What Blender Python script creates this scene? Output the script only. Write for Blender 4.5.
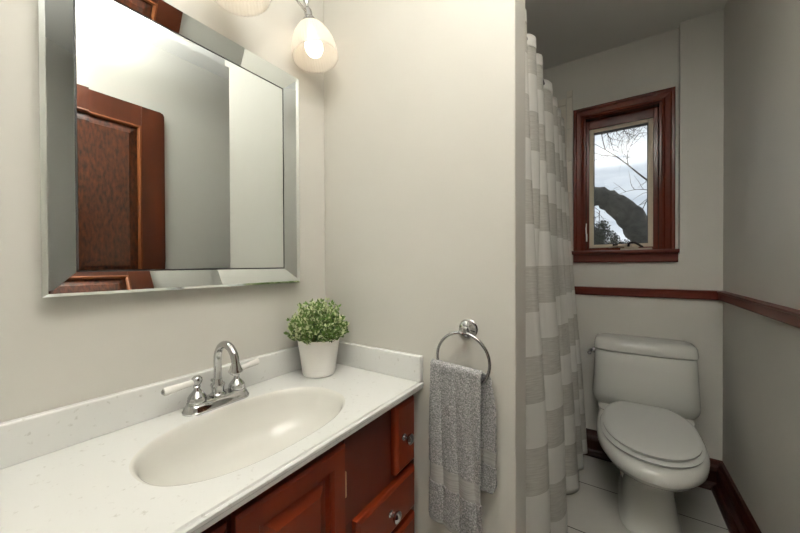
import bpy, bmesh, math, random
from mathutils import Vector, Matrix
random.seed(7)
PI = math.pi
sc = bpy.context.scene
col = sc.collection
for o in list(bpy.data.objects): bpy.data.objects.remove(o)

# ------------------------------------------------------------------ camera
t = math.radians(33.6209)
fw = Vector((-math.sin(t), math.cos(t), 0)); rt = Vector((math.cos(t), math.sin(t), 0)); up = Vector((0, 0, 1))
q = math.radians(-.4299); fw, up = fw*math.cos(q)+up*math.sin(q), up*math.cos(q)-fw*math.sin(q)
r = math.radians(-.2479); rt, up = rt*math.cos(r)+up*math.sin(r), up*math.cos(r)-rt*math.sin(r)
cam_d = bpy.data.cameras.new('camera'); cam = bpy.data.objects.new('camera', cam_d); col.objects.link(cam)
M = Matrix((rt, up, -fw)).transposed().to_4x4(); M.translation = (0, 0, 1.185)
cam.matrix_world = M
cam_d.sensor_width = 36; cam_d.lens = 322.53/800*36; cam_d.clip_start = .02; cam_d.clip_end = 300
sc.camera = cam
# ------------------------------------------------------------------ sky, exposure, fill lamp power
sc.view_settings.view_transform = 'Standard'; sc.view_settings.look = 'None'
sc.view_settings.gamma = 1; sc.view_settings.use_curve_mapping = False
sc.view_settings.exposure = 0.25
w = bpy.data.worlds.new('overcast_sky'); sc.world = w; w.use_nodes = True
nt = w.node_tree; bg = nt.nodes['Background']
tc = nt.nodes.new('ShaderNodeTexCoord'); mp = nt.nodes.new('ShaderNodeMapping'); mp.inputs['Scale'].default_value = (1.2, 1.2, 7)
nz = nt.nodes.new('ShaderNodeTexNoise'); nz.inputs['Scale'].default_value = 3; nz.inputs['Detail'].default_value = 5
cr = nt.nodes.new('ShaderNodeValToRGB')
cr.color_ramp.elements[0].position = .32; cr.color_ramp.elements[0].color = (.53, .59, .68, 1)
cr.color_ramp.elements[1].position = .68; cr.color_ramp.elements[1].color = (.86, .89, .94, 1)
nt.links.new(tc.outputs['Generated'], mp.inputs[0]); nt.links.new(mp.outputs[0], nz.inputs['Vector'])
nt.links.new(nz.outputs['Fac'], cr.inputs[0]); nt.links.new(cr.outputs[0], bg.inputs['Color'])
bg.inputs['Strength'].default_value = 1.0

FILL_W = 64.0     # watts of the added fill lamp above the camera

# ------------------------------------------------------------------ materials
def mat(name, color, rough=.5, metal=0, spec=.5, **k):
    m = bpy.data.materials.new(name); m.use_nodes = True
    b = m.node_tree.nodes['Principled BSDF']
    b.inputs['Base Color'].default_value = (*color, 1); b.inputs['Roughness'].default_value = rough
    b.inputs['Metallic'].default_value = metal; b.inputs['Specular IOR Level'].default_value = spec
    for a, v in k.items(): b.inputs[a].default_value = v
    return m
def nodes(m): return m.node_tree, m.node_tree.nodes['Principled BSDF']
def noise_col(m, c1, c2, scale, detail=4, stretch=(1, 1, 1), lo=.35, hi=.65, bump=0, bdist=.002, rough=None):
    n, b = nodes(m)
    tc = n.nodes.new('ShaderNodeTexCoord'); mp = n.nodes.new('ShaderNodeMapping'); mp.inputs['Scale'].default_value = stretch
    nz = n.nodes.new('ShaderNodeTexNoise'); nz.inputs['Scale'].default_value = scale; nz.inputs['Detail'].default_value = detail
    cr = n.nodes.new('ShaderNodeValToRGB')
    cr.color_ramp.elements[0].position = lo; cr.color_ramp.elements[0].color = (*c1, 1)
    cr.color_ramp.elements[1].position = hi; cr.color_ramp.elements[1].color = (*c2, 1)
    n.links.new(tc.outputs['Object'], mp.inputs[0]); n.links.new(mp.outputs[0], nz.inputs['Vector'])
    n.links.new(nz.outputs['Fac'], cr.inputs[0]); n.links.new(cr.outputs[0], b.inputs['Base Color'])
    if bump:
        bp = n.nodes.new('ShaderNodeBump'); bp.inputs['Strength'].default_value = bump; bp.inputs['Distance'].default_value = bdist
        n.links.new(nz.outputs['Fac'], bp.inputs['Height']); n.links.new(bp.outputs[0], b.inputs['Normal'])
    return m
paint = noise_col(mat('greige_paint', (.6, .57, .5), .55, spec=.3), (.595, .58, .53), (.615, .60, .55), 3, bump=.04)
ceil_m = mat('ceiling_paint', (.74, .73, .69), .8, spec=.2)
def wood(name, c1, c2, stretch, rough=.33, coat=.06):
    m = mat(name, c1, rough, spec=.28); n, b = nodes(m)
    b.inputs['Coat Weight'].default_value = coat; b.inputs['Coat Roughness'].default_value = .15
    noise_col(m, c1, c2, 9, 6, stretch, .3, .72, bump=.06)
    return m
cherry = wood('cherry_cabinet_wood', (.115, .013, .003), (.18, .024, .005), (1, 1, .22))
cherry_h = wood('cherry_wood_horizontal', (.125, .014, .0035), (.19, .026, .006), (1, .22, 1))
filler_m = wood('cherry_filler', (.07, .009, .003), (.11, .015, .004), (1, 1, .22))
frame_m = wood('cherry_face_frame', (.040, .006, .002), (.065, .009, .003), (1, 1, .22))
mahog = wood('mahogany_trim', (.072, .010, .004), (.11, .016, .006), (.25, .25, 1), .42)
mahog_v = wood('mahogany_window_wood', (.070, .0095, .003), (.115, .016, .004), (1, 1, .2), .25, .2)
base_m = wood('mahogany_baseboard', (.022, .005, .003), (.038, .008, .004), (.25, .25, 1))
door_wood = noise_col(mat('old_door_wood', (.2, .05, .02), .32), (.018, .006, .003), (.15, .038, .012), 75, 10, (1, 1, .35), .3, .8, bump=.1)
door_mould = wood('door_moulding', (.13, .038, .012), (.22, .07, .022), (1, 1, .2))  # lighter than the stiles: moulding highlights put into the colour
door_rail = wood('old_door_stile', (.050, .011, .004), (.095, .022, .007), (1, 1, .15))
chrome = mat('polished_chrome', (.50, .50, .50), .07, 1)
nickel = mat('brushed_chrome', (.36, .36, .36), .18, 1)
bronze = mat('dark_bronze', (.02, .017, .015), .4, .8)
mirror_m = mat('silvered_mirror', (.80, .845, .84), .0, 1)
mirror_lip = mat('mirror_rim', (.82, .86, .85), .12, 1)
groove_m = mat('dark_groove', (.03, .03, .03), .5)
porcelain = mat('white_porcelain', (.60, .60, .565), .09, Coat_Weight=0) if False else mat('white_porcelain', (.62, .62, .58), .1)
por_lid = mat('toilet_seat_plastic', (.58, .585, .56), .16)
ceramic = mat('white_handle_porcelain', (.86, .85, .81), .12)
pot_m = mat('white_pot', (.82, .80, .76), .35)
soil = mat('dark_soil', (.05, .035, .02), .9)
leaf_a = mat('leaf_green', (.13, .23, .045), .45)
leaf_b = mat('leaf_pale_edge', (.62, .68, .40), .5)
leaf_c = mat('leaf_dark', (.045, .10, .025), .45)
stem_m = mat('plant_stem', (.14, .16, .05), .6)
tile_m = mat('beige_wall_tile', (.68, .64, .56), .22)
sash_m = mat('tan_window_sash', (.55, .48, .36), .5)
bark = noise_col(mat('dark_bark', (.03, .03, .027), .9), (.016, .016, .014), (.055, .055, .048), 9, bump=.6, bdist=.03)
twig = mat('twig_bark', (.035, .032, .03), .9)
evergreen = mat('evergreen_leaves', (.022, .032, .024), .8)
lawn = noise_col(mat('lawn', (.05, .07, .03), .95), (.04, .06, .025), (.09, .10, .05), 3)
caulk = mat('white_caulk', (.7, .69, .65), .5)

# cultured marble top: off-white with faint grey flecks
top_m = mat('cultured_marble', (.72, .72, .68), .16)
n, b = nodes(top_m)
tcn = n.nodes.new('ShaderNodeTexCoord')
v1 = n.nodes.new('ShaderNodeTexNoise'); v1.inputs['Scale'].default_value = 80; v1.inputs['Detail'].default_value = 6
r1 = n.nodes.new('ShaderNodeValToRGB'); r1.color_ramp.elements[0].position = .27; r1.color_ramp.elements[0].color = (.60, .595, .56, 1)
r1.color_ramp.elements[1].position = .36; r1.color_ramp.elements[1].color = (.74, .745, .72, 1)
n.links.new(tcn.outputs['Object'], v1.inputs['Vector']); n.links.new(v1.outputs['Fac'], r1.inputs[0]); n.links.new(r1.outputs[0], b.inputs['Base Color'])
basin_m = mat('cream_basin', (.70, .69, .64), .14)

# floor tiles with thin dark joints
floor_m = mat('floor_tile', (.5, .49, .45), .28)
n, b = nodes(floor_m)
tcn = n.nodes.new('ShaderNodeTexCoord'); sep = n.nodes.new('ShaderNodeSeparateXYZ'); n.links.new(tcn.outputs['Object'], sep.inputs[0])
def joint(n, sock, off, size, width):
    a = n.nodes.new('ShaderNodeMath'); a.operation = 'SUBTRACT'; a.inputs[1].default_value = off - 20*size; n.links.new(sock, a.inputs[0])
    m1 = n.nodes.new('ShaderNodeMath'); m1.operation = 'MODULO'; m1.inputs[1].default_value = size; n.links.new(a.outputs[0], m1.inputs[0])
    l = n.nodes.new('ShaderNodeMath'); l.operation = 'LESS_THAN'; l.inputs[1].default_value = width; n.links.new(m1.outputs[0], l.inputs[0])
    return l.outputs[0]
jx = joint(n, sep.outputs[0], .10, .367, .005); jy = joint(n, sep.outputs[1], 1.985, .367, .005)
mx = n.nodes.new('ShaderNodeMath'); mx.operation = 'MAXIMUM'; n.links.new(jx, mx.inputs[0]); n.links.new(jy, mx.inputs[1])
nzf = n.nodes.new('ShaderNodeTexNoise'); nzf.inputs['Scale'].default_value = 6; nzf.inputs['Detail'].default_value = 5
n.links.new(tcn.outputs['Object'], nzf.inputs['Vector'])
rf = n.nodes.new('ShaderNodeValToRGB'); rf.color_ramp.elements[0].color = (.46, .45, .41, 1); rf.color_ramp.elements[1].color = (.55, .54, .50, 1)
n.links.new(nzf.outputs['Fac'], rf.inputs[0])
mixf = n.nodes.new('ShaderNodeMix'); mixf.data_type = 'RGBA'; mixf.inputs[7].default_value = (.02, .013, .01, 1)
n.links.new(mx.outputs[0], mixf.inputs[0]); n.links.new(rf.outputs[0], mixf.inputs[6]); n.links.new(mixf.outputs[2], b.inputs['Base Color'])

# striped linen curtain
cur_m = mat('striped_linen', (.7, .7, .65), .85, spec=.1)
n, b = nodes(cur_m)
tcn = n.nodes.new('ShaderNodeTexCoord'); sep = n.nodes.new('ShaderNodeSeparateXYZ'); n.links.new(tcn.outputs['UV'], sep.inputs[0])
a = n.nodes.new('ShaderNodeMath'); a.operation = 'ADD'; a.inputs[1].default_value = -1.785 + 10*.305; n.links.new(sep.outputs[1], a.inputs[0])
md = n.nodes.new('ShaderNodeMath'); md.operation = 'MODULO'; md.inputs[1].default_value = .305; n.links.new(a.outputs[0], md.inputs[0])
lt = n.nodes.new('ShaderNodeMath'); lt.operation = 'LESS_THAN'; lt.inputs[1].default_value = .148; n.links.new(md.outputs[0], lt.inputs[0])
mpp = n.nodes.new('ShaderNodeMapping'); mpp.inputs['Scale'].default_value = (18, 240, 1); n.links.new(tcn.outputs['UV'], mpp.inputs[0])
nn = n.nodes.new('ShaderNodeTexNoise'); nn.inputs['Scale'].default_value = 1; nn.inputs['Detail'].default_value = 4; n.links.new(mpp.outputs[0], nn.inputs['Vector'])
rl = n.nodes.new('ShaderNodeValToRGB'); rl.color_ramp.elements[0].position = .3; rl.color_ramp.elements[0].color = (.56, .54, .495, 1)
rl.color_ramp.elements[1].position = .7; rl.color_ramp.elements[1].color = (.70, .69, .64, 1); n.links.new(nn.outputs['Fac'], rl.inputs[0])
mc = n.nodes.new('ShaderNodeMix'); mc.data_type = 'RGBA'; mc.inputs[7].default_value = (.84, .83, .79, 1)
n.links.new(lt.outputs[0], mc.inputs[0]); n.links.new(rl.outputs[0], mc.inputs[6]); n.links.new(mc.outputs[2], b.inputs['Base Color'])
bp = n.nodes.new('ShaderNodeBump'); bp.inputs['Strength'].default_value = .15; bp.inputs['Distance'].default_value = .001
n.links.new(nn.outputs['Fac'], bp.inputs['Height']); n.links.new(bp.outputs[0], b.inputs['Normal'])
tr = n.nodes.new('ShaderNodeBsdfTranslucent'); n.links.new(mc.outputs[2], tr.inputs['Color'])
ms = n.nodes.new('ShaderNodeMixShader'); ms.inputs[0].default_value = .3
out = n.nodes['Material Output']; n.links.new(b.outputs[0], ms.inputs[1]); n.links.new(tr.outputs[0], ms.inputs[2]); n.links.new(ms.outputs[0], out.inputs[0])

terry = noise_col(mat('grey_terry', (.36, .355, .345), .95, spec=.05), (.21, .21, .21), (.47, .465, .46), 300, 2, lo=.36, hi=.64)
band_m = noise_col(mat('grey_towel_border', (.4, .4, .38), .8, spec=.1), (.33, .325, .31), (.43, .42, .40), 60, 4, (.3, .3, 6), bump=.2, bdist=.001)

# frosted glass shade
shade_m = mat('frosted_ribbed_glass', (.95, .93, .88), .35)
n, b = nodes(shade_m)
tr = n.nodes.new('ShaderNodeBsdfTranslucent'); tr.inputs['Color'].default_value = (1, .98, .96, 1)
tp = n.nodes.new('ShaderNodeBsdfTransparent'); tp.inputs['Color'].default_value = (.97, .96, .94, 1)
m1 = n.nodes.new('ShaderNodeMixShader'); m1.inputs[0].default_value = .6
m2 = n.nodes.new('ShaderNodeMixShader'); m2.inputs[0].default_value = .45
out = n.nodes['Material Output']
n.links.new(b.outputs[0], m1.inputs[1]); n.links.new(tr.outputs[0], m1.inputs[2])
n.links.new(m1.outputs[0], m2.inputs[1]); n.links.new(tp.outputs[0], m2.inputs[2]); n.links.new(m2.outputs[0], out.inputs[0])
def emis(name, c, s):
    m = mat(name, c, .4); b = nodes(m)[1]; b.inputs['Emission Color'].default_value = (*c, 1); b.inputs['Emission Strength'].default_value = s; return m
bulb_m = emis('lit_bulb', (1, .86, .68), 2.6)
fill_bowl_m = emis('fill_bowl_glow', (1, .95, .88), .7)  # glow of the added fill lamp's bowl
glass_m = bpy.data.materials.new('window_glass'); glass_m.use_nodes = True
n = glass_m.node_tree; n.nodes.clear(); out = n.nodes.new('ShaderNodeOutputMaterial')
tp = n.nodes.new('ShaderNodeBsdfTransparent'); tp.inputs['Color'].default_value = (.95, .97, .97, 1)
gl = n.nodes.new('ShaderNodeBsdfGlossy'); gl.inputs['Roughness'].default_value = .02
fr = n.nodes.new('ShaderNodeFresnel'); fr.inputs['IOR'].default_value = 1.45
mm = n.nodes.new('ShaderNodeMixShader'); n.links.new(fr.outputs[0], mm.inputs[0]); n.links.new(tp.outputs[0], mm.inputs[1]); n.links.new(gl.outputs[0], mm.inputs[2]); n.links.new(mm.outputs[0], out.inputs[0])

# ------------------------------------------------------------------ helpers
def obj(name, bm, m, parent=None, smooth=None, bevel=0, seg=2):
    me = bpy.data.meshes.new(name)
    bmesh.ops.recalc_face_normals(bm, faces=bm.faces[:])
    if smooth is not None:
        for f in bm.faces: f.smooth = True
    bm.to_mesh(me); bm.free()
    for x in (m if isinstance(m, (list, tuple)) else [m]): me.materials.append(x)
    o = bpy.data.objects.new(name, me); col.objects.link(o)
    if parent: o.parent = parent; o.matrix_parent_inverse = parent.matrix_basis.inverted()
    if bevel:
        b = o.modifiers.new('bevel', 'BEVEL'); b.width = bevel; b.segments = seg; b.limit_method = 'ANGLE'; b.angle_limit = math.radians(40)
    if smooth is not None and smooth < 180:
        me.set_sharp_from_angle(angle=math.radians(smooth)) if hasattr(me, 'set_sharp_from_angle') else None
    return o
def empty(name, loc):
    o = bpy.data.objects.new(name, None); o.empty_display_size = .05; col.objects.link(o); o.location = loc; return o
def tag(o, label, cat, group=None, kind=None):
    o['label'] = label; o['category'] = cat
    if group: o['group'] = group
    if kind: o['kind'] = kind
    return o
def struct(o, label=None, cat=None):
    o['kind'] = 'structure'
    if label: o['label'] = label
    if cat: o['category'] = cat
    return o
def box(bm, x0, x1, y0, y1, z0, z1):
    vs = [bm.verts.new((x, y, z)) for x in (x0, x1) for y in (y0, y1) for z in (z0, z1)]
    for f in ((0, 1, 3, 2), (4, 6, 7, 5), (0, 4, 5, 1), (2, 3, 7, 6), (0, 2, 6, 4), (1, 5, 7, 3)): bm.faces.new([vs[i] for i in f])
def B(*a):
    bm = bmesh.new()
    for x in (a if isinstance(a[0], tuple) else [a]): box(bm, *x)
    return bm
def lathe(bm, prof, seg=32, org=(0, 0, 0), axis=(0, 0, 1), rib=0, nrib=0):
    """prof: (radius, height) list along axis"""
    R = Vector((0, 0, 1)).rotation_difference(Vector(axis)).to_matrix(); org = Vector(org)
    rings = []
    for rr, h in prof:
        if rr < 1e-6: rings.append([bm.verts.new(org + R @ Vector((0, 0, h)))]); continue
        rings.append([bm.verts.new(org + R @ Vector(((rr+rib*math.cos(nrib*2*PI*i/seg))*math.cos(2*PI*i/seg), (rr+rib*math.cos(nrib*2*PI*i/seg))*math.sin(2*PI*i/seg), h))) for i in range(seg)])
    for a, b in zip(rings, rings[1:]):
        for i in range(seg):
            j = (i+1) % seg
            if len(a) == 1 and len(b) == 1: continue
            if len(a) == 1: bm.faces.new((a[0], b[i], b[j]))
            elif len(b) == 1: bm.faces.new((a[i], a[j], b[0]))
            else: bm.faces.new((a[i], a[j], b[j], b[i]))
    return bm
def tube(bm, pts, rad, seg=12, closed=False, caps=True):
    pts = [Vector(p) for p in pts]; n_ = len(pts)
    if not isinstance(rad, (list, tuple)): rad = [rad]*n_
    rings = []; prev = None
    for i, p in enumerate(pts):
        if closed: d = pts[(i+1) % n_]-pts[i-1]
        else: d = pts[min(i+1, n_-1)]-pts[max(i-1, 0)]
        d.normalize()
        if prev is None:
            a = d.orthogonal().normalized()
        else:
            a = (prev - d*prev.dot(d)).normalized()
        prev = a; bb = d.cross(a)
        rings.append([bm.verts.new(p + (a*math.cos(2*PI*k/seg)+bb*math.sin(2*PI*k/seg))*rad[i]) for k in range(seg)])
    m_ = n_ if closed else n_-1
    for i in range(m_):
        A_, B_ = rings[i], rings[(i+1) % n_]
        for k in range(seg): bm.faces.new((A_[k], A_[(k+1) % seg], B_[(k+1) % seg], B_[k]))
    if caps and not closed: bm.faces.new(rings[0][::-1]); bm.faces.new(rings[-1])
    return bm
def curve_pts(ps, n_=6):
    """Catmull-Rom through ps"""
    ps = [Vector(p) for p in ps]; out = []
    P = [ps[0]*2-ps[1]] + ps + [ps[-1]*2-ps[-2]]
    for i in range(1, len(P)-2):
        for k in range(n_):
            u = k/n_; a, b_, c, d = P[i-1:i+3]
            out.append(.5*((2*b_)+(c-a)*u+(2*a-5*b_+4*c-d)*u*u+(3*b_-a-3*c+d)*u**3))
    out.append(ps[-1]); return out
def loft(bm, rings, cap0=True, cap1=True):
    R = [[bm.verts.new(v) for v in ring] for ring in rings]
    for a, b in zip(R, R[1:]):
        for i in range(len(a)): j = (i+1) % len(a); bm.faces.new((a[i], a[j], b[j], b[i]))
    if cap0: bm.faces.new(R[0][::-1])
    if cap1: bm.faces.new(R[-1])
    return bm
def sgn(x, p): return math.copysign(abs(x)**p, x)
def prism(bm, prof, o, u, v, d, length):
    """extrude 2-D profile (list of (a,b)) in axes u,v from o along d"""
    o, u, v, d = map(Vector, (o, u, v, d))
    loft(bm, [[o+u*a+v*b_ for a, b_ in prof], [o+u*a+v*b_+d*length for a, b_ in prof]])
    return bm
def mitred(bm, prof, corners, nrm, inward=True, closed=True):
    """sweep profile (w across, h along nrm) round planar corners with mitres"""
    C_ = [Vector(c) for c in corners]; nrm = Vector(nrm); k = len(C_); rings = []
    ctr = sum(C_, Vector())/k
    for i in range(k):
        p = C_[i]
        if closed: d1 = (p-C_[i-1]).normalized(); d2 = (C_[(i+1) % k]-p).normalized()
        else:
            d1 = (p-C_[i-1]).normalized() if i else (C_[1]-p).normalized()
            d2 = (C_[i+1]-p).normalized() if i < k-1 else d1
        n1 = nrm.cross(d1); n2 = nrm.cross(d2)
        m_ = (n1+n2); m_ = m_/(1+n1.dot(n2))
        if closed and m_.dot(ctr-p) < 0: m_ = -m_
        rings.append([p+m_*a+nrm*h for a, h in prof])
    V = [[bm.verts.new(v) for v in ring] for ring in rings]
    for i in range(k if closed else k-1):
        a, b_ = V[i], V[(i+1) % k]
        for j in range(len(prof)): l = (j+1) % len(prof); bm.faces.new((a[j], a[l], b_[l], b_[j]))
    if not closed: bm.faces.new(V[0][::-1]); bm.faces.new(V[-1])
    return bm

A = -.936; BY = .88; C0 = -.218; XR = .472; YL = 2.335; YW = 2.385; ZC = 2.504; YF = -1.3
# ------------------------------------------------------------------ room shell
struct(obj('floor', B(A-.1, XR+.1, YF-.1, YW+.2, -.1, 0), floor_m), 'large beige floor tiles with thin dark joints', 'floor')
struct(obj('ceiling', B(A-.1, XR+.1, YF-.1, YW+.2, ZC, ZC+.1), ceil_m), 'plain painted ceiling', 'ceiling')
struct(obj('wall_left', B(A-.1, A, YF, YW+.2, 0, ZC), paint), 'greige wall behind the mirror and vanity', 'wall')
struct(obj('wall_right', B(XR, XR+.1, YF, YW+.2, 0, ZC), paint), 'bare greige wall right of the toilet', 'wall')
struct(obj('wall_front', B(A, XR, YF-.1, YF, 0, ZC), paint), 'greige wall behind the camera', 'wall')
struct(obj('wall_partition', B(A, C0, BY, 1.0, 0, ZC), paint, bevel=.004, seg=3), 'greige partition wall that carries the towel ring', 'wall')
WX0, WX1, WZ0, WZ1 = -.165, .227, 1.235, 2.12
bm = bmesh.new()
box(bm, A, XR, YL, YW+.2, 0, WZ0)                       # thicker lower wall
box(bm, A, WX0, YW, YW+.2, WZ0, ZC); box(bm, WX1, .30, YW, YW+.2, WZ0, ZC)
box(bm, WX0, WX1, YW, YW+.2, WZ1, ZC); box(bm, .30, XR, YL, YW+.2, WZ0, ZC)
struct(obj('wall_back', bm, paint), 'greige wall around the window behind the toilet', 'wall')

# baseboards with a shoe moulding and a cap
bprof = [(0, 0), (.052, 0), (.052, .010), (.046, .022), (.034, .026), (.026, .034), (.024, .085), (.030, .096), (.026, .112), (.016, .122), (.010, .142), (0, .146)]
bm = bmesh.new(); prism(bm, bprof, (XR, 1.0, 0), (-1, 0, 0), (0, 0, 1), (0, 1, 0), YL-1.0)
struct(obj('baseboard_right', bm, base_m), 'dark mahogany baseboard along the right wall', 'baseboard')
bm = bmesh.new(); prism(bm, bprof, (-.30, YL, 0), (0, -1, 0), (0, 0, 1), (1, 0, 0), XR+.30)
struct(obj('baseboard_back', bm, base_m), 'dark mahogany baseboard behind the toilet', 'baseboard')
cprof = [(0, 0), (.016, 0), (.022, .006), (.022, .036), (.028, .042), (.028, .048), (0, .050)]
bm = bmesh.new(); prism(bm, cprof, (-.213, YL, .989), (0, -1, 0), (0, 0, 1), (1, 0, 0), XR+.213)
struct(obj('trim_1', bm, mahog), 'dark wooden chair rail under the window', 'chair rail')
bm = bmesh.new(); prism(bm, cprof, (XR, .95, .989), (-1, 0, 0), (0, 0, 1), (0, 1, 0), YL-.95-.022)
struct(obj('trim_2', bm, mahog), 'dark wooden chair rail running along the right wall', 'chair rail')

# tile edging of the tub surround, left of the window
bm = bmesh.new()
z = 2.269
while z > 1.3:
    box(bm, -.262, -.228, YW-.009, YW, z-.205, z-.002); z -= .207
box(bm, -.262, -.228, YW-.009, YW, 2.271, 2.312)
for i in range(6):
    x1 = -.265-.155*i; x0 = max(x1-.152, A+.001)
    if x1 < A+.02: break
    box(bm, x0, x1, YW-.009, YW, 2.225, 2.269)
    z = 2.222
    while z > 1.3:
        box(bm, x0, x1, YW-.009, YW, z-.15, z); z -= .153
struct(obj('trim_3', bm, tile_m, bevel=.002), 'beige wall tiles ending beside the window casing', 'wall tile')

# ------------------------------------------------------------------ window
win = struct(empty('window_1', (.03, YW, 1.25)), 'small casement window in a mahogany frame above the toilet', 'window')
bm = bmesh.new()
mitred(bm, [(0, 0), (0, .022), (.004, .025), (.016, .025), (.021, .019), (.044, .013), (.048, .017), (.054, .018), (.060, .014), (.060, 0)],
       [(.284, YW, 1.262), (.284, YW, 2.172), (-.222, YW, 2.172), (-.222, YW, 1.262)], (0, -1, 0), closed=False)
# closed=False leaves sign to the loop direction
obj('casing', bm, mahog_v, win)
bm = bmesh.new()
for b_ in ((WX0, WX0+.012, YW-.0, YW+.15, WZ0, WZ1), (WX1-.012, WX1, YW, YW+.15, WZ0, WZ1), (WX0, WX1, YW, YW+.15, WZ1-.012, WZ1)): box(bm, *b_)
box(bm, WX0+.012, -.137, YW+.052, YW+.12, WZ0+.03, WZ1-.012); box(bm, .192, WX1-.012, YW+.052, YW+.12, WZ0+.03, WZ1-.012)
box(bm, -.137, .192, YW+.052, YW+.12, 2.052, WZ1-.012); box(bm, -.137, .192, YW+.052, YW+.12, WZ0+.02, 1.284)
obj('jamb', bm, mahog_v, win, bevel=.002)
bm = bmesh.new(); prism(bm, [(-.01, 0), (.042, 0), (.05, .005), (.052, .012), (.048, .02), (.04, .022), (-.11, .022), (-.11, 0)], (-.228, YL, 1.24), (0, -1, 0), (0, 0, 1), (1, 0, 0), .521)
obj('sill', bm, mahog, win)
bm = bmesh.new(); prism(bm, [(0, 0), (.018, 0), (.022, .005), (.022, .05), (0, .05)], (-.218, YL, 1.19), (0, -1, 0), (0, 0, 1), (1, 0, 0), .509)
obj('apron', bm, mahog, win)
bm = bmesh.new()
sw = .025; sx0, sx1, sz0, sz1 = -.137, .192, 1.284, 2.052; gx0, gx1, gz0, gz1 = -.112, .168, 1.305, 2.03
for b_ in ((sx0, gx0, YW+.06, YW+.095, sz0, sz1), (gx1, sx1, YW+.06, YW+.095, sz0, sz1), (gx0, gx1, YW+.06, YW+.095, gz1, sz1), (gx0, gx1, YW+.06, YW+.095, sz0, gz0)): box(bm, *b_)
sash = obj('sash', bm, sash_m, win, bevel=.002)
bm = bmesh.new()
for b_ in ((gx0, gx0+.004, YW+.065, YW+.077, gz0, gz1), (gx1-.004, gx1, YW+.065, YW+.077, gz0, gz1), (gx0, gx1, YW+.065, YW+.077, gz1-.012, gz1), (gx0, gx1, YW+.065, YW+.077, gz0, gz0+.004)): box(bm, *b_)
obj('gasket', bm, groove_m, sash)
obj('pane', B(gx0, gx1, YW+.077, YW+.081, gz0, gz1), glass_m, sash)
# casement lock lever on the left jamb
bm = B(-.160, -.146, YW+.018, YW+.03, 1.325, 1.375)
tube(bm, [(-.153, YW+.016, 1.35), (-.153, YW+.006, 1.375), (-.153, YW+.004, 1.41), (-.151, YW+.008, 1.44)], [.006, .006, .005, .004], 8)
obj('sash_lock', bm, ceramic, win, smooth=40, bevel=.001)
# crank operator on the sill
bm = B((.03, .185, YW+.018, YW+.044, 1.262, 1.276), (.05, .12, YW+.01, YW+.03, 1.276, 1.286))
tube(bm, [(-.03, YW+.03, 1.284), (.03, YW+.024, 1.292), (.09, YW+.016, 1.288)], .005, 8)
crank = obj('crank_housing', bm, mat('tan_metal', (.42, .36, .28), .4, .3), win, smooth=40, bevel=.002)
bm = bmesh.new(); tube(bm, curve_pts([(.07, YW+.012, 1.286), (.075, YW+.006, 1.306), (.10, YW+.004, 1.308), (.13, YW+.008, 1.288), (.14, YW+.01, 1.28)], 5), .0065, 8)
obj('crank_handle', bm, bronze, crank, smooth=60)
obj('sash_stop', B(-.01, .018, YW+.03, YW+.044, 1.284, 1.304), bronze, win)

# ------------------------------------------------------------------ door seen in the mirror, folded back against the right wall
dr = struct(empty('door_1', (.45, .09, 0)), 'dark raised-panel wooden door seen in the mirror', 'door')
DX0, DX1, DY0, DY1, DZ1 = .436, .468, .085, .843, 2.10
bm = bmesh.new()
st = .115
panels = [(1.02, 1.985), (.22, .86)]
box(bm, DX0, DX1, DY0, DY0+st, .012, DZ1)
# right stile with the worn round top corner
pr = [(DY1-st, .012), (DY1, .012), (DY1, DZ1-.02), (DY1-.006, DZ1-.006), (DY1-.02, DZ1), (DY1-st, DZ1)]
loft(bm, [[(DX0, y, z_) for y, z_ in pr], [(DX1, y, z_) for y, z_ in pr]])
for z0, z1 in ((.012, .22), (.86, 1.02), (1.985, DZ1)): box(bm, DX0, DX1, DY0+st, DY1-st, z0, z1)
obj('stiles_and_rails', bm, door_rail, dr, bevel=.002)
for z0, z1 in panels:
    bm = bmesh.new(); y0, y1 = DY0+st, DY1-st
    mitred(bm, [(0, 0), (0, .010), (.008, .013), (.014, .008), (.018, .0)], [(DX0+.008, y0, z0), (DX0+.008, y1, z0), (DX0+.008, y1, z1), (DX0+.008, y0, z1)], (-1, 0, 0))
    obj('panel_moulding', bm, door_mould, dr); bm = bmesh.new()
    rs = []
    for ins, x in ((.0, DX0+.016), (.018, DX0+.016), (.052, DX0+.007), (.056, DX0+.004)):
        rs.append([(x, y0+ins, z0+ins), (x, y1-ins, z0+ins), (x, y1-ins, z1-ins), (x, y0+ins, z1-ins)])
    rs.insert(0, [(DX1-.002, y0, z0), (DX1-.002, y1, z0), (DX1-.002, y1, z1), (DX1-.002, y0, z1)])
    loft(bm, rs); obj('door_panel', bm, door_wood, dr)

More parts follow.
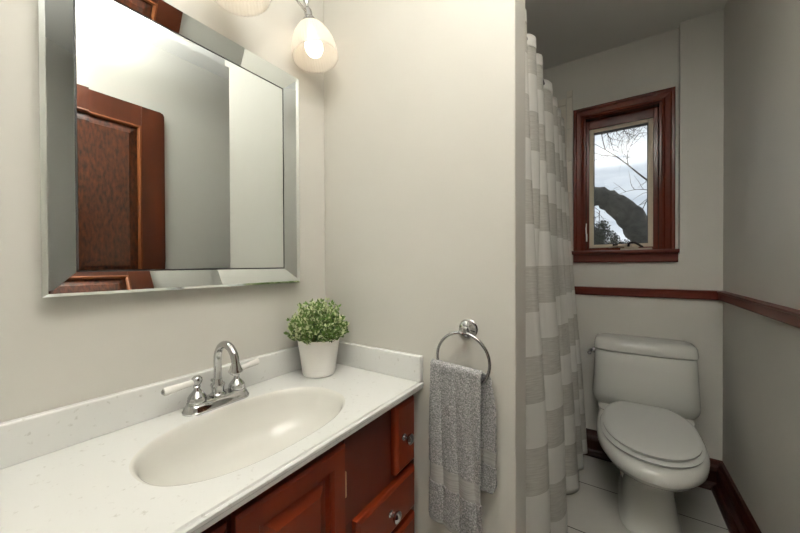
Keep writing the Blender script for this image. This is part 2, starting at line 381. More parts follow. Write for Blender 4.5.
# ------------------------------------------------------------------ vanity cabinet
FX = -.532; DXF = -.512
van = tag(empty('vanity_cabinet', (-.73, .40, 0)), 'cherry-stained vanity cabinet with doors and drawers under the white top', 'cabinet')
bm = B((A+.002, FX-.008, -.06, .876, .09, .60), (A+.002, A+.05, -.06, .876, .60, .785), (A+.05, FX-.008, -.06, -.04, .60, .79), (A+.05, FX-.008, .856, .876, .60, .79))
obj('carcass', bm, frame_m, van)
obj('toe_kick', B(A+.01, FX-.06, -.05, .87, 0, .09), frame_m, van)
bm = bmesh.new()
box(bm, FX-.008, FX, -.06, .876, .09, .7985)
obj('face_frame', bm, frame_m, van, bevel=.001)
obj('filler_panel', B(FX, FX+.003, .556, .740, .566, .790), filler_m, van)['label'] = 'flat reddish panel between door and top drawer'
def cab_door(y0, y1, z0, z1):
    bm = bmesh.new(); s = .043
    ch = .006
    mitred(bm, [(0, 0), (0, DXF-FX-ch), (ch, DXF-FX), (s-.004, DXF-FX), (s, DXF-FX-.006), (s, 0)], [(FX, y0, z0), (FX, y1, z0), (FX, y1, z1), (FX, y0, z1)], (1, 0, 0))
    d = obj('cabinet_door', bm, cherry, van)
    rs = []
    for ins, x in ((s, FX+.002), (s, FX+.007), (s+.012, FX+.007), (s+.032, FX+.016), (s+.034, FX+.017)):
        rs.append([(x, y0+ins, z0+ins), (x, y1-ins, z0+ins), (x, y1-ins, z1-ins), (x, y0+ins, z1-ins)])
    obj('raised_panel', loft(bmesh.new(), rs), cherry_h, d)
    return d
d1 = cab_door(.288, .546, .13, .772); d2 = cab_door(.016, .274, .13, .772)
bm = bmesh.new(); lathe(bm, [(0, -.03), (.0025, -.03), (.0035, -.027), (.0035, .027), (.0025, .03), (0, .03)], 12, (FX+.010, .5505, .672))
obj('hinge', bm, mat('brass_hinge', (.65, .48, .28), .3, 1), d1, smooth=40)
def drawer(y0, y1, z0, z1, ky, kz):
    rs = []; ch = .010
    for ins, x in ((0, FX), (0, DXF-.008), (.003, DXF-.004), (ch, DXF), (ch+.001, DXF)):
        rs.append([(x, y0+ins, z0+ins), (x, y1-ins, z0+ins), (x, y1-ins, z1-ins), (x, y0+ins, z1-ins)])
    d = obj('drawer', loft(bmesh.new(), rs), cherry, van)
    if ky is not None:
        bm = bmesh.new(); lathe(bm, [(0, 0), (.009, 0), (.0095, .002), (.006, .004), (.0045, .010), (.006, .014), (.013, .018), (.0155, .022), (.0155, .026), (.011, .030), (.005, .032), (0, .0325)], 24, (DXF, ky, kz), (1, 0, 0))
        obj('knob', bm, chrome, d, smooth=40)
    return d
drawer(.750, .854, .582, .777, .785, .681)
drawer(.584, .854, .437, .562, .717, .500)
drawer(.584, .854, .290, .417, .717, .352)
drawer(.584, .854, .130, .270, .717, .200)

# ------------------------------------------------------------------ vanity top with moulded basin
XF = -.497; ZT = .819
top = tag(empty('countertop', (-.72, .40, .80)), 'white cultured marble vanity top with moulded oval basin', 'countertop')
bcx, bcy, bax, bay, pw = -.690, .438, .146, .232, 2.35
def sell(a, ax, ay, cx=bcx, cy=bcy):
    c, s = math.cos(a), math.sin(a); return (cx+ax*sgn(c, 2/pw), cy+ay*sgn(s, 2/pw))
N = 96
bm = bmesh.new()
ox0, ox1, oy0, oy1 = A+.001, XF-.012, -.07, BY-.001
# outer rectangle points matched to ellipse angles
def rectpt(x, y):
    dx, dy = x-bcx, y-bcy; k = 1e9
    if dx > 1e-9: k = min(k, (ox1-bcx)/dx)
    if dx < -1e-9: k = min(k, (ox0-bcx)/dx)
    if dy > 1e-9: k = min(k, (oy1-bcy)/dy)
    if dy < -1e-9: k = min(k, (oy0-bcy)/dy)
    return (bcx+dx*k, bcy+dy*k)
angs = [2*PI*i/N for i in range(N)]
inner = [sell(a, bax, bay) for a in angs]
outer = [rectpt(*p) for p in inner]
for cx_, cy_ in ((ox0, oy0), (ox0, oy1), (ox1, oy0), (ox1, oy1)):
    k = min(range(N), key=lambda i: (outer[i][0]-cx_)**2+(outer[i][1]-cy_)**2); outer[k] = (cx_, cy_)
vo = [bm.verts.new((*p, ZT)) for p in outer]; vi = [bm.verts.new((*p, ZT)) for p in inner]
for i in range(N): j = (i+1) % N; bm.faces.new((vo[i], vo[j], vi[j], vi[i]))
# ogee front edge
ep = [(ox1, ZT), (XF-.008, ZT), (XF-.006, ZT-.0035), (XF-.003, ZT-.0035), (XF, ZT-.006), (XF, ZT-.012), (XF-.002, ZT-.014), (XF-.002, ZT-.022), (XF-.03, ZT-.022)]
for (xa, za), (xb, zb) in zip(ep, ep[1:]):
    bm.faces.new([bm.verts.new(p) for p in ((xa, oy0, za), (xa, oy1, za), (xb, oy1, zb), (xb, oy0, zb))])
bmesh.ops.remove_doubles(bm, verts=bm.verts[:], dist=1e-5)
slab = obj('slab', bm, top_m, top)
bm = bmesh.new()
prof = [(1.0, 0), (.985, -.001), (.965, -.005), (.945, -.015), (.90, -.045), (.82, -.078), (.68, -.104), (.5, -.120), (.3, -.128), (.12, -.131)]
rr = [[(*sell(a, bax*k, bay*k), ZT+h) for a in angs] for k, h in prof]
loft(bm, rr, cap0=False)
obj('basin', bm, basin_m, top, smooth=180)
bm = bmesh.new(); lathe(bm, [(0, -.128), (.012, -.128), (.018, -.1285), (.022, -.131)], 24, (bcx, bcy, ZT)); obj('drain', bm, chrome, top, smooth=60)
obj('backsplash', B(A+.001, A+.020, -.07, BY-.001, ZT-.001, .899), top_m, top, bevel=.004, seg=3)
obj('side_splash', B(A+.020, XF-.001, BY-.020, BY-.001, ZT-.001, .899), top_m, top, bevel=.004, seg=3)

# ------------------------------------------------------------------ faucet
fa = tag(empty('faucet', (-.872, .44, ZT)), 'chrome centerset faucet with arched spout and white lever handles', 'faucet')
bm = bmesh.new()
def stad(hx, hy, z, n_=40):
    o_ = []
    for i in range(n_):
        a = 2*PI*i/n_; c, s = math.cos(a), math.sin(a); o_.append((-.872+hx*c, .44+(hy-hx)*(1 if s > 1e-9 else -1 if s < -1e-9 else 0)+hx*s, z))
    return o_
loft(bm, [stad(hx, hy, ZT+z_) for hx, hy, z_ in ((.030, .083, 0), (.030, .083, .004), (.027, .080, .008), (.0265, .0795, .011), (.0235, .0765, .017), (.0215, .0745, .019), (.021, .074, .023), (.019, .072, .0245))])
obj('base_plate', bm, chrome, fa, smooth=30)
def handle(y, s):
    bm = bmesh.new()
    lathe(bm, [(.020, .023), (.021, .026), (.0215, .030), (.020, .034), (.0205, .036), (.017, .042), (.011, .049), (.0075, .054), (.0068, .058), (.008, .060), (.0085, .062), (.0068, .064), (.009, .067), (.0115, .072), (.0125, .0775), (.0115, .083), (.007, .0875), (0, .089)], 32, (-.872, y, ZT))
    h = obj('handle', bm, chrome, fa, smooth=40)
    d = Vector((-.18 if s > 0 else .03, s, .06 if s > 0 else -.05)).normalized(); o_ = Vector((-.872, y, ZT+.075))
    bm = bmesh.new(); lathe(bm, [(0, .008), (.0068, .008), (.008, .014), (.0076, .03), (.0088, .05), (.0095, .066), (.009, .072), (0, .073)], 20, o_, d)
    obj('lever', bm, ceramic, h, smooth=50)['label'] = 'white porcelain lever'
    bm = bmesh.new(); lathe(bm, [(0, .071), (.0055, .071), (.006, .0745), (.0035, .077), (0, .078)], 16, o_, d)
    obj('lever_cap', bm, chrome, h, smooth=50)
handle(.389, -1); handle(.491, 1)
bm = bmesh.new()
lathe(bm, [(.020, .023), (.020, .027), (.015, .031), (.0145, .034), (.0155, .045), (.0175, .052), (.0165, .054), (.0145, .054), (.0115, .060), (.0105, .066)], 32, (-.872, .44, ZT))
R = .043
pth = [(-.872, .44, ZT+.05), (-.872, .44, ZT+.09), (-.872, .44, ZT+.118)]
for i in range(1, 15):
    a = PI - i*PI*1.03/14; pth.append((-.872+R+R*math.cos(a), .44, ZT+.118+R*math.sin(a)*1.02))
tube(bm, pth, .0095, 20)
obj('spout', bm, chrome, fa, smooth=50)
bm = bmesh.new(); lathe(bm, [(0, .0), (.010, 0), (.013, .004), (.0165, .007), (.0165, .011), (.014, .014), (.0125, .020), (.0105, .025), (.0095, .030)], 24, (-.872+2*R+.0005, .44, ZT+.093))
obj('aerator', bm, chrome, fa, smooth=40)
bm = bmesh.new(); lathe(bm, [(0, .02), (.0025, .02), (.0025, .052), (.0055, .055), (.0065, .058), (.0055, .061), (0, .062)], 16, (-.896, .44, ZT))
obj('lift_rod', bm, chrome, fa, smooth=40)

# ------------------------------------------------------------------ mirror
mi = tag(empty('wall_mirror', (A, .436, 1.47)), 'large rectangular wall mirror with wide silvery bevels hanging above the vanity', 'mirror')
OX, IX = -.904, -.9162
oy0, oy1, oz0, oz1 = .1335, .7385, 1.124, 1.8235
iy0, iy1, iz0, iz1 = .1825, .6825, 1.1715, 1.7695
def rct(x, ins=0, y0=oy0, y1=oy1, z0=oz0, z1=oz1): return [(x, y0+ins, z0+ins), (x, y1-ins, z0+ins), (x, y1-ins, z1-ins), (x, y0+ins, z1-ins)]
lip = .008
e = [(oy0+lip*.9, oz0+.005, oy1-lip*.4, oz1-.003)]
bm = bmesh.new()
lo_ = [(OX, oy0+.008, oz0+.006), (OX, oy1-.003, oz0+.006), (OX, oy1-.003, oz1-.003), (OX, oy0+.008, oz1-.003)]
li_ = [(IX, iy0, iz0), (IX, iy1, iz0), (IX, iy1, iz1), (IX, iy0, iz1)]
for i in range(4):
    j = (i+1) % 4; bmf = bmesh.new()
    v = [bmf.verts.new(p) for p in (lo_[i], lo_[j], li_[j], li_[i])]; bmf.faces.new(v)
    fo = obj('frame_strip', bmf, mirror_m, mi)
bm.free(); bm = bmesh.new()
back = rct(A+.002, .012); mid = rct(OX-.010, 0); edge = rct(OX-.003, 0)
loft(bm, [back, mid, edge, lo_], cap0=True, cap1=False)
obj('rim', bm, mirror_lip, mi)
# pane with its own shallow ground bevel
bm = bmesh.new(); g = .004; bw = .022
o1 = [(IX+.0, iy0+g, iz0+g), (IX, iy1-g, iz0+g), (IX, iy1-g, iz1-g), (IX, iy0+g, iz1-g)]
i1 = [(IX+.0007, iy0+bw, iz0+bw), (IX+.0007, iy1-bw, iz0+bw), (IX+.0007, iy1-bw, iz1-bw), (IX+.0007, iy0+bw, iz1-bw)]
loft(bm, [o1, i1], cap0=False)
obj('glass', bm, mirror_m, mi)
bm = bmesh.new(); box(bm, A+.004, IX-.0015, iy0-.01, iy1+.01, iz0-.01, iz1+.01); obj('backing', bm, groove_m, mi)

# ------------------------------------------------------------------ vanity light
vl = tag(empty('vanity_light', (A, .475, 2.06)), 'chrome wall light with curved arms and lit frosted shades above the mirror', 'wall lamp')
bm = bmesh.new()
rs = []
for x, hy, hz in ((A, .11, .055), (A+.012, .11, .055), (A+.02, .10, .045), (A+.026, .085, .03)):
    rs.append([(x, .475+hy*math.cos(2*PI*i/40), 2.09+hz*math.sin(2*PI*i/40)) for i in range(40)])
loft(bm, rs); obj('backplate', bm, chrome, vl, smooth=40)
LX = -.845
tilt = Vector((-.20, -.02, 1)).normalized()      # points from opening to collar
for ly, lxx in ((.760, -.845), (.468, -.80), (.176, -.845)):
    LX = lxx
    oc = Vector((LX, ly, 1.886))                    # centre of the opening
    bm = bmesh.new()
    cl_ = oc+tilt*.140
    if abs(ly-.468) < .01: ap = [(A+.02, .472, 2.09), (A+.06, .472, 2.10), (A+.085, .472, 2.07), cl_+tilt*.03, cl_+tilt*.006]
    else:
        s = 1 if ly > .468 else -1
        ap = [(A+.02, .475+s*.05, 2.09), (A+.06, .475+s*.07, 2.07), (A+.09, ly-s*.13, 2.035), (A+.10, ly-s*.08, 2.045), cl_+Vector((0, -s*.055, .036)), cl_+tilt*.022]
    tube(bm, curve_pts(ap, 8), .0045, 12)
    lathe(bm, [(0, .105), (.006, .102), (.010, .092), (.0105, .078), (.006, .068), (.0055, .058), (.0085, .050), (.0125, .043), (.0135, .036), (.0135, .016), (.017, .013), (.023, .004), (.029, -.012), (.029, -.016)], 24, cl_-tilt*.006, tilt)
    obj('arm', bm, chrome, vl, smooth=40)
    bm = bmesh.new()
    lathe(bm, [(.020, .126), (.030, .121), (.044, .107), (.058, .085), (.0690, .058), (.0745, .030), (.0752, .010), (.0755, 0), (.0735, .001), (.0730, .010), (.0722, .030), (.0668, .058), (.056, .083), (.042, .104), (.029, .118), (.020, .123)], 192, oc, tilt, rib=.0006, nrib=48)
    sh = obj('shade', bm, shade_m, vl, smooth=180)
    bm = bmesh.new()
    lathe(bm, [(.012, .098), (.013, .088), (.018, .074), (.027, .055), (.0305, .040), (.029, .025), (.022, .012), (.012, .005), (0, .003)], 32, oc+tilt*.004, tilt)
    obj('bulb', bm, bulb_m, vl, smooth=180)

# added fill lamp: unseen bowl above the camera, brightens the room via the ceiling
CLX, CLY = .05, .10
cd = tag(empty('added_fill_lamp', (CLX, CLY, ZC)), 'added bowl-shaped fill lamp above the camera, out of view', 'fill lamp')
bm = bmesh.new(); lathe(bm, [(0, 0), (.07, 0), (.07, -.012), (.05, -.02), (.009, -.024), (.009, -.36), (0, -.36)], 40, (CLX, CLY, ZC)); obj('stem', bm, chrome, cd, smooth=40)
bm = bmesh.new(); lathe(bm, [(.155, -.285), (.146, -.32), (.118, -.342), (.075, -.355), (0, -.360), (0, -.366), (.075, -.361), (.121, -.348), (.151, -.324), (.16, -.285)], 48, (CLX, CLY, ZC)); obj('bowl', bm, fill_bowl_m, cd, smooth=180)
ld = bpy.data.lights.new('fill_light', 'AREA'); ld.shape = 'DISK'; ld.size = .25; ld.energy = FILL_W; ld.color = (1, .985, .965)
lo = bpy.data.objects.new('fill_light', ld); col.objects.link(lo); lo.location = (CLX, CLY, ZC-.315); lo.rotation_euler = (PI, 0, 0); lo.parent = cd; lo.matrix_parent_inverse = cd.matrix_basis.inverted()

# ------------------------------------------------------------------ potted plant
pc = Vector((-.828, .750, ZT))
pp = tag(empty('potted_plant', pc), 'small bushy green and cream plant in a white ribbed pot on the vanity', 'potted plant')
bm = bmesh.new()
pf = [(0, 0), (.049, 0), (.052, .003)]
for i in range(12):
    h = .006+i*.0085; rr_ = .0525+.0155*(h/.118); pf += [(rr_, h), (rr_+.0014, h+.004)]
pf += [(.0680, .112), (.0695, .116), (.0695, .120), (.067, .121), (.0655, .116), (.062, .10), (0, .10)]
lathe(bm, pf, 64, pc); obj('pot', bm, pot_m, pp, smooth=60)
bm = bmesh.new(); lathe(bm, [(0, .103), (.055, .103), (.0625, .101)], 24, pc); obj('soil', bm, soil, pp)
bms = bmesh.new(); bml = bmesh.new()
def leaf(bm, p, d, L, W, mi_):
    d = d.normalized(); s = d.cross(Vector((random.uniform(-1, 1), random.uniform(-1, 1), random.uniform(-.3, 1)))).normalized()
    nn_ = d.cross(s).normalized()
    a = bm.verts.new(p); b1 = bm.verts.new(p+d*L*.5+s*W+nn_*W*.3); b2 = bm.verts.new(p+d*L*.5-s*W+nn_*W*.3); c = bm.verts.new(p+d*L); m_ = bm.verts.new(p+d*L*.5)
    for f in ((a, b1, m_), (b1, c, m_), (c, b2, m_), (b2, a, m_)):
        ff = bm.faces.new(f); ff.material_index = mi_; ff.smooth = False
for k in range(230):
    th_ = random.uniform(0, 2*PI); ph = math.acos(random.uniform(-.05, 1)); rr_ = .055*math.sqrt(random.random())
    base = pc+Vector((rr_*math.cos(th_), rr_*math.sin(th_), .105))
    d = Vector((math.sin(ph)*math.cos(th_), math.sin(ph)*math.sin(th_), math.cos(ph)*1.15))
    rad = random.uniform(.075, .102)
    tip = pc+Vector((0, 0, .150))+Vector((d.x*rad*1.0, d.y*rad*1.0, d.z*rad*.98-.015))
    mid_ = (base+tip)/2+Vector((d.x, d.y, .3))*.012
    cp = curve_pts([base, mid_, tip], 4); tube(bms, cp, .0007, 4)
    for i, p in enumerate(cp[3:]):
        for q_ in range(3):
            dd = (tip-base).normalized()*.5+Vector((random.uniform(-1, 1), random.uniform(-1, 1), random.uniform(-.3, 1)))
            outer_ = i >= 3
            leaf(bml, p, dd, random.uniform(.010, .018), random.uniform(.0034, .0052), random.choice([0, 0, 1, 1, 0] if outer_ else [0, 2, 2, 0, 1]))
obj('stems', bms, stem_m, pp); obj('foliage', bml, [leaf_a, leaf_b, leaf_c], pp)

# ------------------------------------------------------------------ towel ring and towel
tr_ = tag(empty('towel_ring', (-.338, BY, 1.0)), 'chrome towel ring on a round post on the partition wall', 'towel ring')
bm = bmesh.new()
lathe(bm, [(0, 0), (.028, 0), (.028, .004), (.024, .008), (.0235, .011), (.018, .014), (.012, .017), (.009, .024), (.0095, .032), (.012, .037), (.0125, .043), (.009, .048), (0, .050)], 32, (-.349, BY, .999), (0, -1, 0))
obj('post', bm, chrome, tr_, smooth=40)
bm = bmesh.new(); rc = Vector((-.352, BY-.043, .917)); rots = math.radians(2)
tube(bm, [rc+Vector((.0775*math.cos(2*PI*i/64)*math.cos(.12), -.0775*math.cos(2*PI*i/64)*math.sin(.12)*.0+.006*(1-math.sin(2*PI*i/64))*.5, .0775*math.sin(2*PI*i/64))) for i in range(64)], .0042, 12, closed=True)
obj('ring', bm, nickel, tr_, smooth=180)

tw = tag(empty('hand_towel', (-.36, .84, .45)), 'grey terry hand towel folded over the chrome ring', 'towel')
YR = BY-.040
def tpath(s, front_bot, back_bot):
    """position (y,z) for length s from the front hem up over the ring and down to the back hem"""
    zt = .894; rad_ = .010
    Lf = zt-front_bot
    if s < Lf: return (YR-rad_, front_bot+s, 0)
    s -= Lf; arc = PI*rad_
    if s < arc: a = s/rad_; return (YR-rad_*math.cos(a), zt+rad_*math.sin(a)*1.1, 1)
    s -= arc; return (YR+rad_+.003, zt-s, 2)
def towel_sheet(xl, xr, fb, bb, s0, s1, du=.0022, amp=.0014, lay=0.):
    bm = bmesh.new(); nu = int((xr-xl)/du); ns = max(2, int((s1-s0)/du)); rows = []
    for i in range(ns+1):
        s = s0+(s1-s0)*i/ns; y, z_, fl = tpath(s, fb, bb); row = []
        for k in range(nu+1):
            u = k/nu; drop = max(0, min(1, (.9-z_)/.45))
            wav = .0075*math.sin(u*PI*3.2+.5)*(.35+drop)+.003*math.sin(u*11+z_*9)
            x = xl+(xr-xl)*u+.006*math.sin(z_*14+2)*(1-drop)*.4+(.012*(1-drop)*(.5-u))
            sg = -1 if fl != 2 else .35
            edge_ = 1-min(1, min(u, 1-u)/.06)
            yy = y + sg*(abs(wav)*.9+.002) - sg*edge_*.004 + lay
            zz = z_ - (.022*u*u*(3-2*u)*drop if fl == 0 else 0) - (.010*u if fl == 1 else .010*u*(1-drop))
            j = random.uniform(-1, 1)*amp
            row.append(bm.verts.new((x+random.uniform(-1, 1)*amp*.4, yy-sg*0+j, zz+random.uniform(-1, 1)*amp*.4)))
        rows.append(row)
    for a, b_ in zip(rows, rows[1:]):
        for k in range(nu): bm.faces.new((a[k], a[k+1], b_[k+1], b_[k]))
    return bm
def solid(o, th):
    m_ = o.modifiers.new('thickness', 'SOLIDIFY'); m_.thickness = th; m_.offset = 0; return o
fb = .455; Lf = .894-fb
total = Lf+PI*.010+.30
# outer (front) layer: plush body above the woven border, border, plush below
solid(obj('plush_body', towel_sheet(-.452, -.292, fb, 0, .160, total-.01), terry, tw, smooth=180), .006)
solid(obj('woven_border', towel_sheet(-.450, -.294, fb, 0, .106, .160, amp=.0001), band_m, tw, smooth=180), .003)['label'] = 'smooth woven border stripe near the hem'
solid(obj('plush_hem', towel_sheet(-.452, -.292, fb, 0, .006, .107), terry, tw, smooth=180), .006)
solid(obj('hem_edge', towel_sheet(-.451, -.293, fb, 0, -.006, .008, amp=.0008), band_m, tw, smooth=180), .004)
# layers folded behind, showing along the right side
def back_layer(z0, z1, m_, th=.007, amp=.0014):
    bm = bmesh.new(); rows = []; n1 = max(2, int((z1-z0)/.0025)); nu = 34
    for i in range(n1+1):
        z_ = z0+(z1-z0)*i/n1; row = []
        for k in range(nu+1):
            u = k/nu; x = -.345+(.083)*u*(1-.18*max(0, (z_-.80)/.09)); 
            if z_ < .60: x -= .012*u*((.60-z_)/.035)**2
            yy = .848+.004*math.sin(u*5+z_*7)+.004*u
            row.append(bm.verts.new((x, yy+random.uniform(-1, 1)*amp, z_)))
        rows.append(row)
    for a, b_ in zip(rows, rows[1:]):
        for k in range(nu): bm.faces.new((a[k], a[k+1], b_[k+1], b_[k]))
    return solid(obj('folded_back_layer', bm, m_, tw, smooth=180), th)
back_layer(.683, .888, terry); back_layer(.640, .684, band_m, .004, .0001); back_layer(.566, .641, terry)

# ------------------------------------------------------------------ shower curtain and rod
cu = tag(empty('shower_curtain', (-.22, 1.66, 0)), 'floor-length linen shower curtain striped white and taupe beside the toilet', 'shower curtain')
bm = bmesh.new(); uvl = bm.loops.layers.uv.new('UV')
ny, nz_ = 420, 90; Y0, Y1, ZB, ZTP = 1.02, 2.315, .015, 2.086
CT = [.93, 1.07, 1.215, 1.385, 1.52, 1.79, 1.96, 2.11, 2.26, 2.40]
CB = [.90, 1.20, 1.56, 1.91, 2.11, 2.29, 2.50]
def phase(y, C_):
    for a_, b_ in zip(C_, C_[1:]):
        if a_ <= y <= b_:
            c = math.cos(2*PI*(y-a_)/(b_-a_)); return sgn(c, .75)
    return 0
def cur(y, z_):
    h = (z_-ZB)/(ZTP-ZB)                       # 1 at top
    base = -.208-.078*h + .035*(y-1.6)*(1-h)
    wt = max(0, min(1, (h-.2)/.6)); wt = wt*wt*(3-2*wt)
    x = base + .021*wt*phase(y, CT) + .042*(1-wt)*phase(y, CB)
    x += .004*math.sin(y*31+z_*3)*(1-wt)
    return x
G = [[bm.verts.new((cur(Y0+(Y1-Y0)*i/ny, ZB+(ZTP-ZB)*k/nz_), Y0+(Y1-Y0)*i/ny, ZB+(ZTP-ZB)*k/nz_)) for k in range(nz_+1)] for i in range(ny+1)]
for i in range(ny):
    for k in range(nz_):
        f = bm.faces.new((G[i][k], G[i+1][k], G[i+1][k+1], G[i][k+1]))
        for lp, (a_, b_) in zip(f.loops, ((i, k), (i+1, k), (i+1, k+1), (i, k+1))): lp[uvl].uv = (1.35*(Y0+(Y1-Y0)*a_/ny), ZB+(ZTP-ZB)*b_/nz_)
cs = obj('curtain_cloth', bm, cur_m, cu, smooth=180); solid(cs, .0015)
bm = bmesh.new()
V = []
for i in range(ny+1):
    y = Y0+(Y1-Y0)*i/ny; V.append([bm.verts.new((cur(y, z_)+.0018, y, z_)) for z_ in (ZTP-.045, ZTP-.04, ZTP+.003)])
for a, b_ in zip(V, V[1:]):
    for k in range(2): bm.faces.new((a[k], b_[k], b_[k+1], a[k+1]))
hd = obj('top_hem', bm, mat('curtain_hem_white', (.78, .77, .72), .85, spec=.1), cu, smooth=180); solid(hd, .002)
rod = tag(obj('curtain_rod', tube(bmesh.new(), [(-.297, 1.001, 2.068), (-.297, YW-.010, 2.068)], .0125, 20), bronze, smooth=60), 'dark bronze curtain rod behind the curtain top, over the tub', 'curtain rod')

# ------------------------------------------------------------------ toilet
to = tag(empty('toilet', (.135, 1.95, 0)), 'white one-piece toilet with closed elongated seat beneath the window', 'toilet')
TC = .133
def egg(z_, hw, yf, yb, n_=64, cx=TC, pf=2.15, pb=3.0, ym=None):
    ym = (yf*.45+yb*.55) if ym is None else ym; o_ = []
    for i in range(n_):
        a = 2*PI*i/n_; c, s = math.cos(a), math.sin(a)
        if s < 0: o_.append((cx+hw*sgn(c, 2/pf), ym+(ym-yf)*sgn(s, 2/pf), z_))
        else: o_.append((cx+hw*sgn(c, 2/pb), ym+(yb-ym)*sgn(s, 2/pb), z_))
    return o_
bm = bmesh.new()
S_ = [(0, .119, 1.735, 2.26, 4.5), (.010, .118, 1.737, 2.26, 4.5), (.016, .112, 1.745, 2.25, 4.5), (.08, .104, 1.765, 2.25, 4.5), (.17, .092, 1.785, 2.25, 4.2), (.215, .096, 1.775, 2.26, 3.6), (.24, .116, 1.735, 2.265, 2.9), (.265, .148, 1.675, 2.27, 2.5), (.29, .178, 1.620, 2.28, 2.3), (.315, .197, 1.585, 2.29, 2.2),
      (.330, .206, 1.570, 2.29, 2.15), (.334, .209, 1.566, 2.29, 2.15), (.355, .210, 1.568, 2.29, 2.15), (.372, .206, 1.578, 2.29, 2.15), (.381, .197, 1.593, 2.285, 2.15), (.382, .18, 1.62, 2.27, 2.15)]
loft(bm, [egg(z_, hw, yf, yb, pf=p_) for z_, hw, yf, yb, p_ in S_])
obj('bowl', bm, porcelain, to, smooth=50)
# seat ring and lid
bm = bmesh.new(); loft(bm, [egg(z_, hw, yf, yb, pb=2.5, ym=1.90) for z_, hw, yf, yb in ((.386, .176, 1.632, 2.12), (.387, .190, 1.612, 2.13), (.396, .194, 1.606, 2.13), (.401, .190, 1.612, 2.128))])
obj('seat_ring', bm, por_lid, to, smooth=50)
bm = bmesh.new(); loft(bm, [[(x_, y_, z3+.018*max(0, (y_-1.75)/.4)) for x_, y_, z3 in egg(z_, hw, yf, yb+.02, pb=2.3, ym=1.90)] for z_, hw, yf, yb in ((.406, .170, 1.640, 2.13), (.408, .181, 1.624, 2.14), (.416, .182, 1.622, 2.14), (.4205, .176, 1.634, 2.135), (.4225, .165, 1.66, 2.12), (.4245, .10, 1.76, 2.05), (.425, .02, 1.88, 1.94))])
obj('seat_lid', bm, por_lid, to, smooth=50)
for s in (-1, 1): obj('seat_hinge', lathe(bmesh.new(), [(0, 0), (.013, 0), (.014, .01), (.012, .02), (0, .022)], 20, (TC+s*.075, 2.145, .395)), por_lid, to, smooth=50)
# tank
def rrect(z_, hw, yf, yb, n_=80, p=5.0, bow=.0):
    o_ = []
    cy_ = (yf+yb)/2; hy = (yb-yf)/2
    for i in range(n_):
        a = 2*PI*i/n_; c, s = math.cos(a), math.sin(a)
        x = hw*sgn(c, 2/p); y = cy_+hy*sgn(s, 2/p)
        if s < 0: y -= bow*(1-(x/hw)**2)
        o_.append((TC-.005+x, y, z_))
    return o_
bm = bmesh.new()
T_ = [(.33, .165, 2.18, 2.30, 0), (.37, .195, 2.165, 2.315, 0), (.395, .219, 2.148, 2.32, .0), (.412, .228, 2.136, 2.32, .003), (.430, .2335, 2.126, 2.325, .006), (.455, .2345, 2.121, 2.325, .01), (.52, .231, 2.122, 2.325, .012), (.62, .226, 2.127, 2.325, .014), (.695, .221, 2.130, 2.325, .016), (.699, .217, 2.134, 2.323, .016)]
loft(bm, [rrect(z_, hw, yf, yb, bow=bw_) for z_, hw, yf, yb, bw_ in T_])
obj('tank', bm, porcelain, to, smooth=50)
bm = bmesh.new()
# deck behind the seat
loft(bm, [rrect(z_, hw, yf, yb, p=4) for z_, hw, yf, yb in ((.28, .15, 2.08, 2.31), (.34, .195, 2.06, 2.31), (.375, .205, 2.05, 2.31), (.388, .205, 2.055, 2.31), (.394, .195, 2.07, 2.31))])
obj('deck', bm, porcelain, to, smooth=50)
bm = bmesh.new()
L_ = [(.702, .222, 2.128, 2.326), (.704, .226, 2.122, 2.328), (.712, .227, 2.120, 2.328), (.745, .223, 2.126, 2.327), (.757, .216, 2.136, 2.322), (.763, .200, 2.152, 2.312), (.765, .15, 2.18, 2.29)]
loft(bm, [rrect(z_, hw, yf, yb, bow=.016) for z_, hw, yf, yb in L_])
obj('tank_lid', bm, porcelain, to, smooth=50)
bm = bmesh.new(); lathe(bm, [(0, 0), (.016, 0), (.017, .004), (.013, .012), (0, .014)], 20, (TC-.226, 2.155, .690), (-1, 0, 0))
tube(bm, [(TC-.238, 2.155, .690), (TC-.248, 2.14, .688), (TC-.251, 2.105, .680)], [.008, .009, .011], 12)
obj('flush_lever', bm, chrome, to, smooth=50)

# ------------------------------------------------------------------ outside
struct(obj('ground', B(-30, 30, 3.0, 60, -1.1, -1.0), lawn), 'lawn outside the window', 'ground')
tb = tag(empty('leaning_tree', (1.3, 9, -1)), 'thick dark leaning tree trunk outside the window', 'tree')
bm = bmesh.new()
cp = curve_pts([(1.5, 9.1, -1.05), (1.15, 9.05, .5), (.82, 9, 1.40), (.52, 9, 1.86), (.22, 9, 2.33), (-.10, 9, 2.64), (-.42, 9, 2.82), (-1.0, 9.1, 2.9), (-1.9, 9.3, 2.6)], 6)
rad_ = [.40-.27*(i/(len(cp)-1))+.012*math.sin(i*1.7)+.012*math.sin(i*4.1) for i in range(len(cp))]
tube(bm, cp, rad_, 14); obj('trunk', bm, bark, tb, smooth=180)
def branch(bm, p, d, L, rad__, depth, droop):
    n_ = 5; pts = [p.copy()]; cur_ = p.copy(); d = d.normalized()
    for i in range(n_):
        d = (d+Vector((random.uniform(-.28, .28), random.uniform(-.2, .2), random.uniform(-.25, .25)-droop))).normalized()
        cur_ = cur_+d*L/n_; pts.append(cur_.copy())
        if depth and random.random() < .85:
            a = d.cross(Vector((random.uniform(-.3, .3), 1, random.uniform(-.3, .3)))).normalized()*random.choice((-1, 1))
            branch(bm, cur_, d+a*random.uniform(.5, 1.1), L*random.uniform(.45, .65), rad__*.55, depth-1, droop)
    tube(bm, pts, [rad__*(1-.75*i/n_) for i in range(n_+1)], 5)
bt = tag(empty('bare_tree', (2.6, 7.5, -1)), 'leafless tree whose thin twigs hang across the window view', 'tree')
bm = bmesh.new()
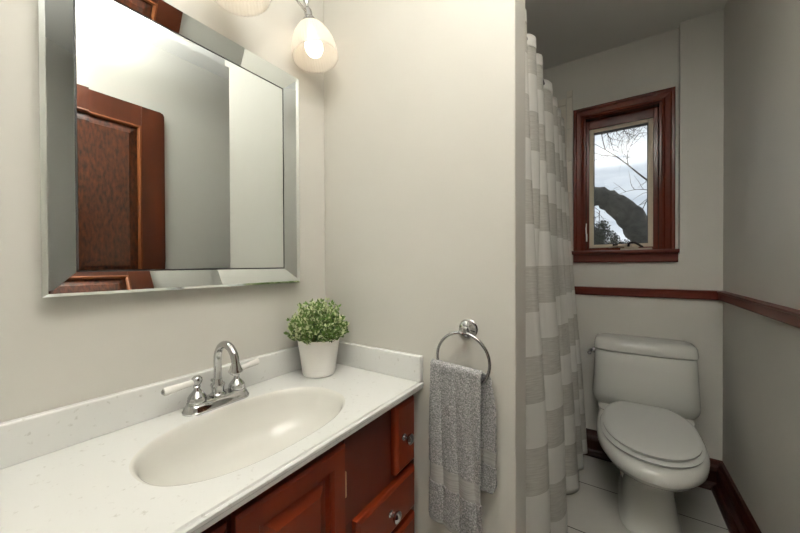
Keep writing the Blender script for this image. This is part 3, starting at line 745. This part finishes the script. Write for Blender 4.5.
tk = curve_pts([(2.6, 7.5, -1.05), (2.5, 7.5, 1.2), (2.3, 7.5, 3.2), (1.6, 7.5, 4.6), (.6, 7.5, 5.0), (-.6, 7.5, 4.95)], 5)
tube(bm, tk, [.26-.20*i/(len(tk)-1) for i in range(len(tk))], 10)
obj('trunk', bm, bark, bt, smooth=180)
bm = bmesh.new()
for x, z_, dx, dz, L in ((-.35, 4.95, .1, -1, 1.0), (.05, 4.95, -.35, -1, 1.15), (.62, 4.95, -.9, -1.0, .95), (.45, 5.0, -.3, -1, .9), (.2, 5.0, -.7, -.9, .85), (.25, 5.0, .3, -1, .9), (-.05, 4.95, .2, -1, .95), (.55, 4.95, .1, -1, .7)):
    branch(bm, Vector((x, 7.5, z_-.02)), Vector((dx, 0, dz)), L, .018, 3, .04)
for x, z_, dx, dz, L in ((2.4, 3.0, -1, .25, 1.9), (2.4, 2.6, -1, .1, 1.9)):
    branch(bm, Vector((x, 7.5, z_)), Vector((dx, 0, dz)), L, .03, 3, .01)
obj('twigs', bm, twig, bt)
bm = bmesh.new(); branch(bm, Vector((-1.1, 8.95, 2.88)), Vector((.8, 0, -.5)), .95, .02, 3, .0); obj('twigs', bm, twig, tb)
def bush(name, c, s, n_, lab, m_=evergreen):
    b_ = tag(empty(name, (c[0], c[1], -1)), lab, 'tree', 'evergreens beyond the window'); bm = bmesh.new()
    tube(bm, [(c[0], c[1], -1.05), (c[0], c[1], c[2])], [.12, .04], 8); obj('trunk', bm, bark, b_)
    bm = bmesh.new()
    lobes = [(Vector((random.uniform(-.6, .6)*s[0], random.uniform(-.5, .5)*s[1], random.uniform(-.7, .75)*s[2])), random.uniform(.25, .45)) for _ in range(14)]
    for k in range(n_):
        lc, lr = random.choice(lobes); v = Vector((random.gauss(0, 1), random.gauss(0, 1), random.gauss(0, 1))).normalized()*lr*random.uniform(.6, 1)
        p = Vector(c)+lc+Vector((v.x*s[0], v.y*s[1], v.z*s[2])); e_ = .07*max(s[0], .8)
        bm.faces.new([bm.verts.new(p+Vector((random.uniform(-1, 1), random.uniform(-1, 1), random.uniform(-1, 1)))*e_) for _ in range(3)])
    obj('crown', bm, m_, b_)
bush('evergreen_tree', (-.95, 20, 1.6), (.95, .7, 1.75), 9000, 'dark evergreen low at the left of the window view')
bush('evergreen_tree', (.25, 21, 1.7), (.85, .7, 1.85), 9000, 'dark evergreen between the left evergreen and the leaning trunk')
bush('evergreen_tree', (1.45, 12, 2.0), (.65, .6, 1.7), 7000, 'taller dark evergreen at the right edge of the window view')
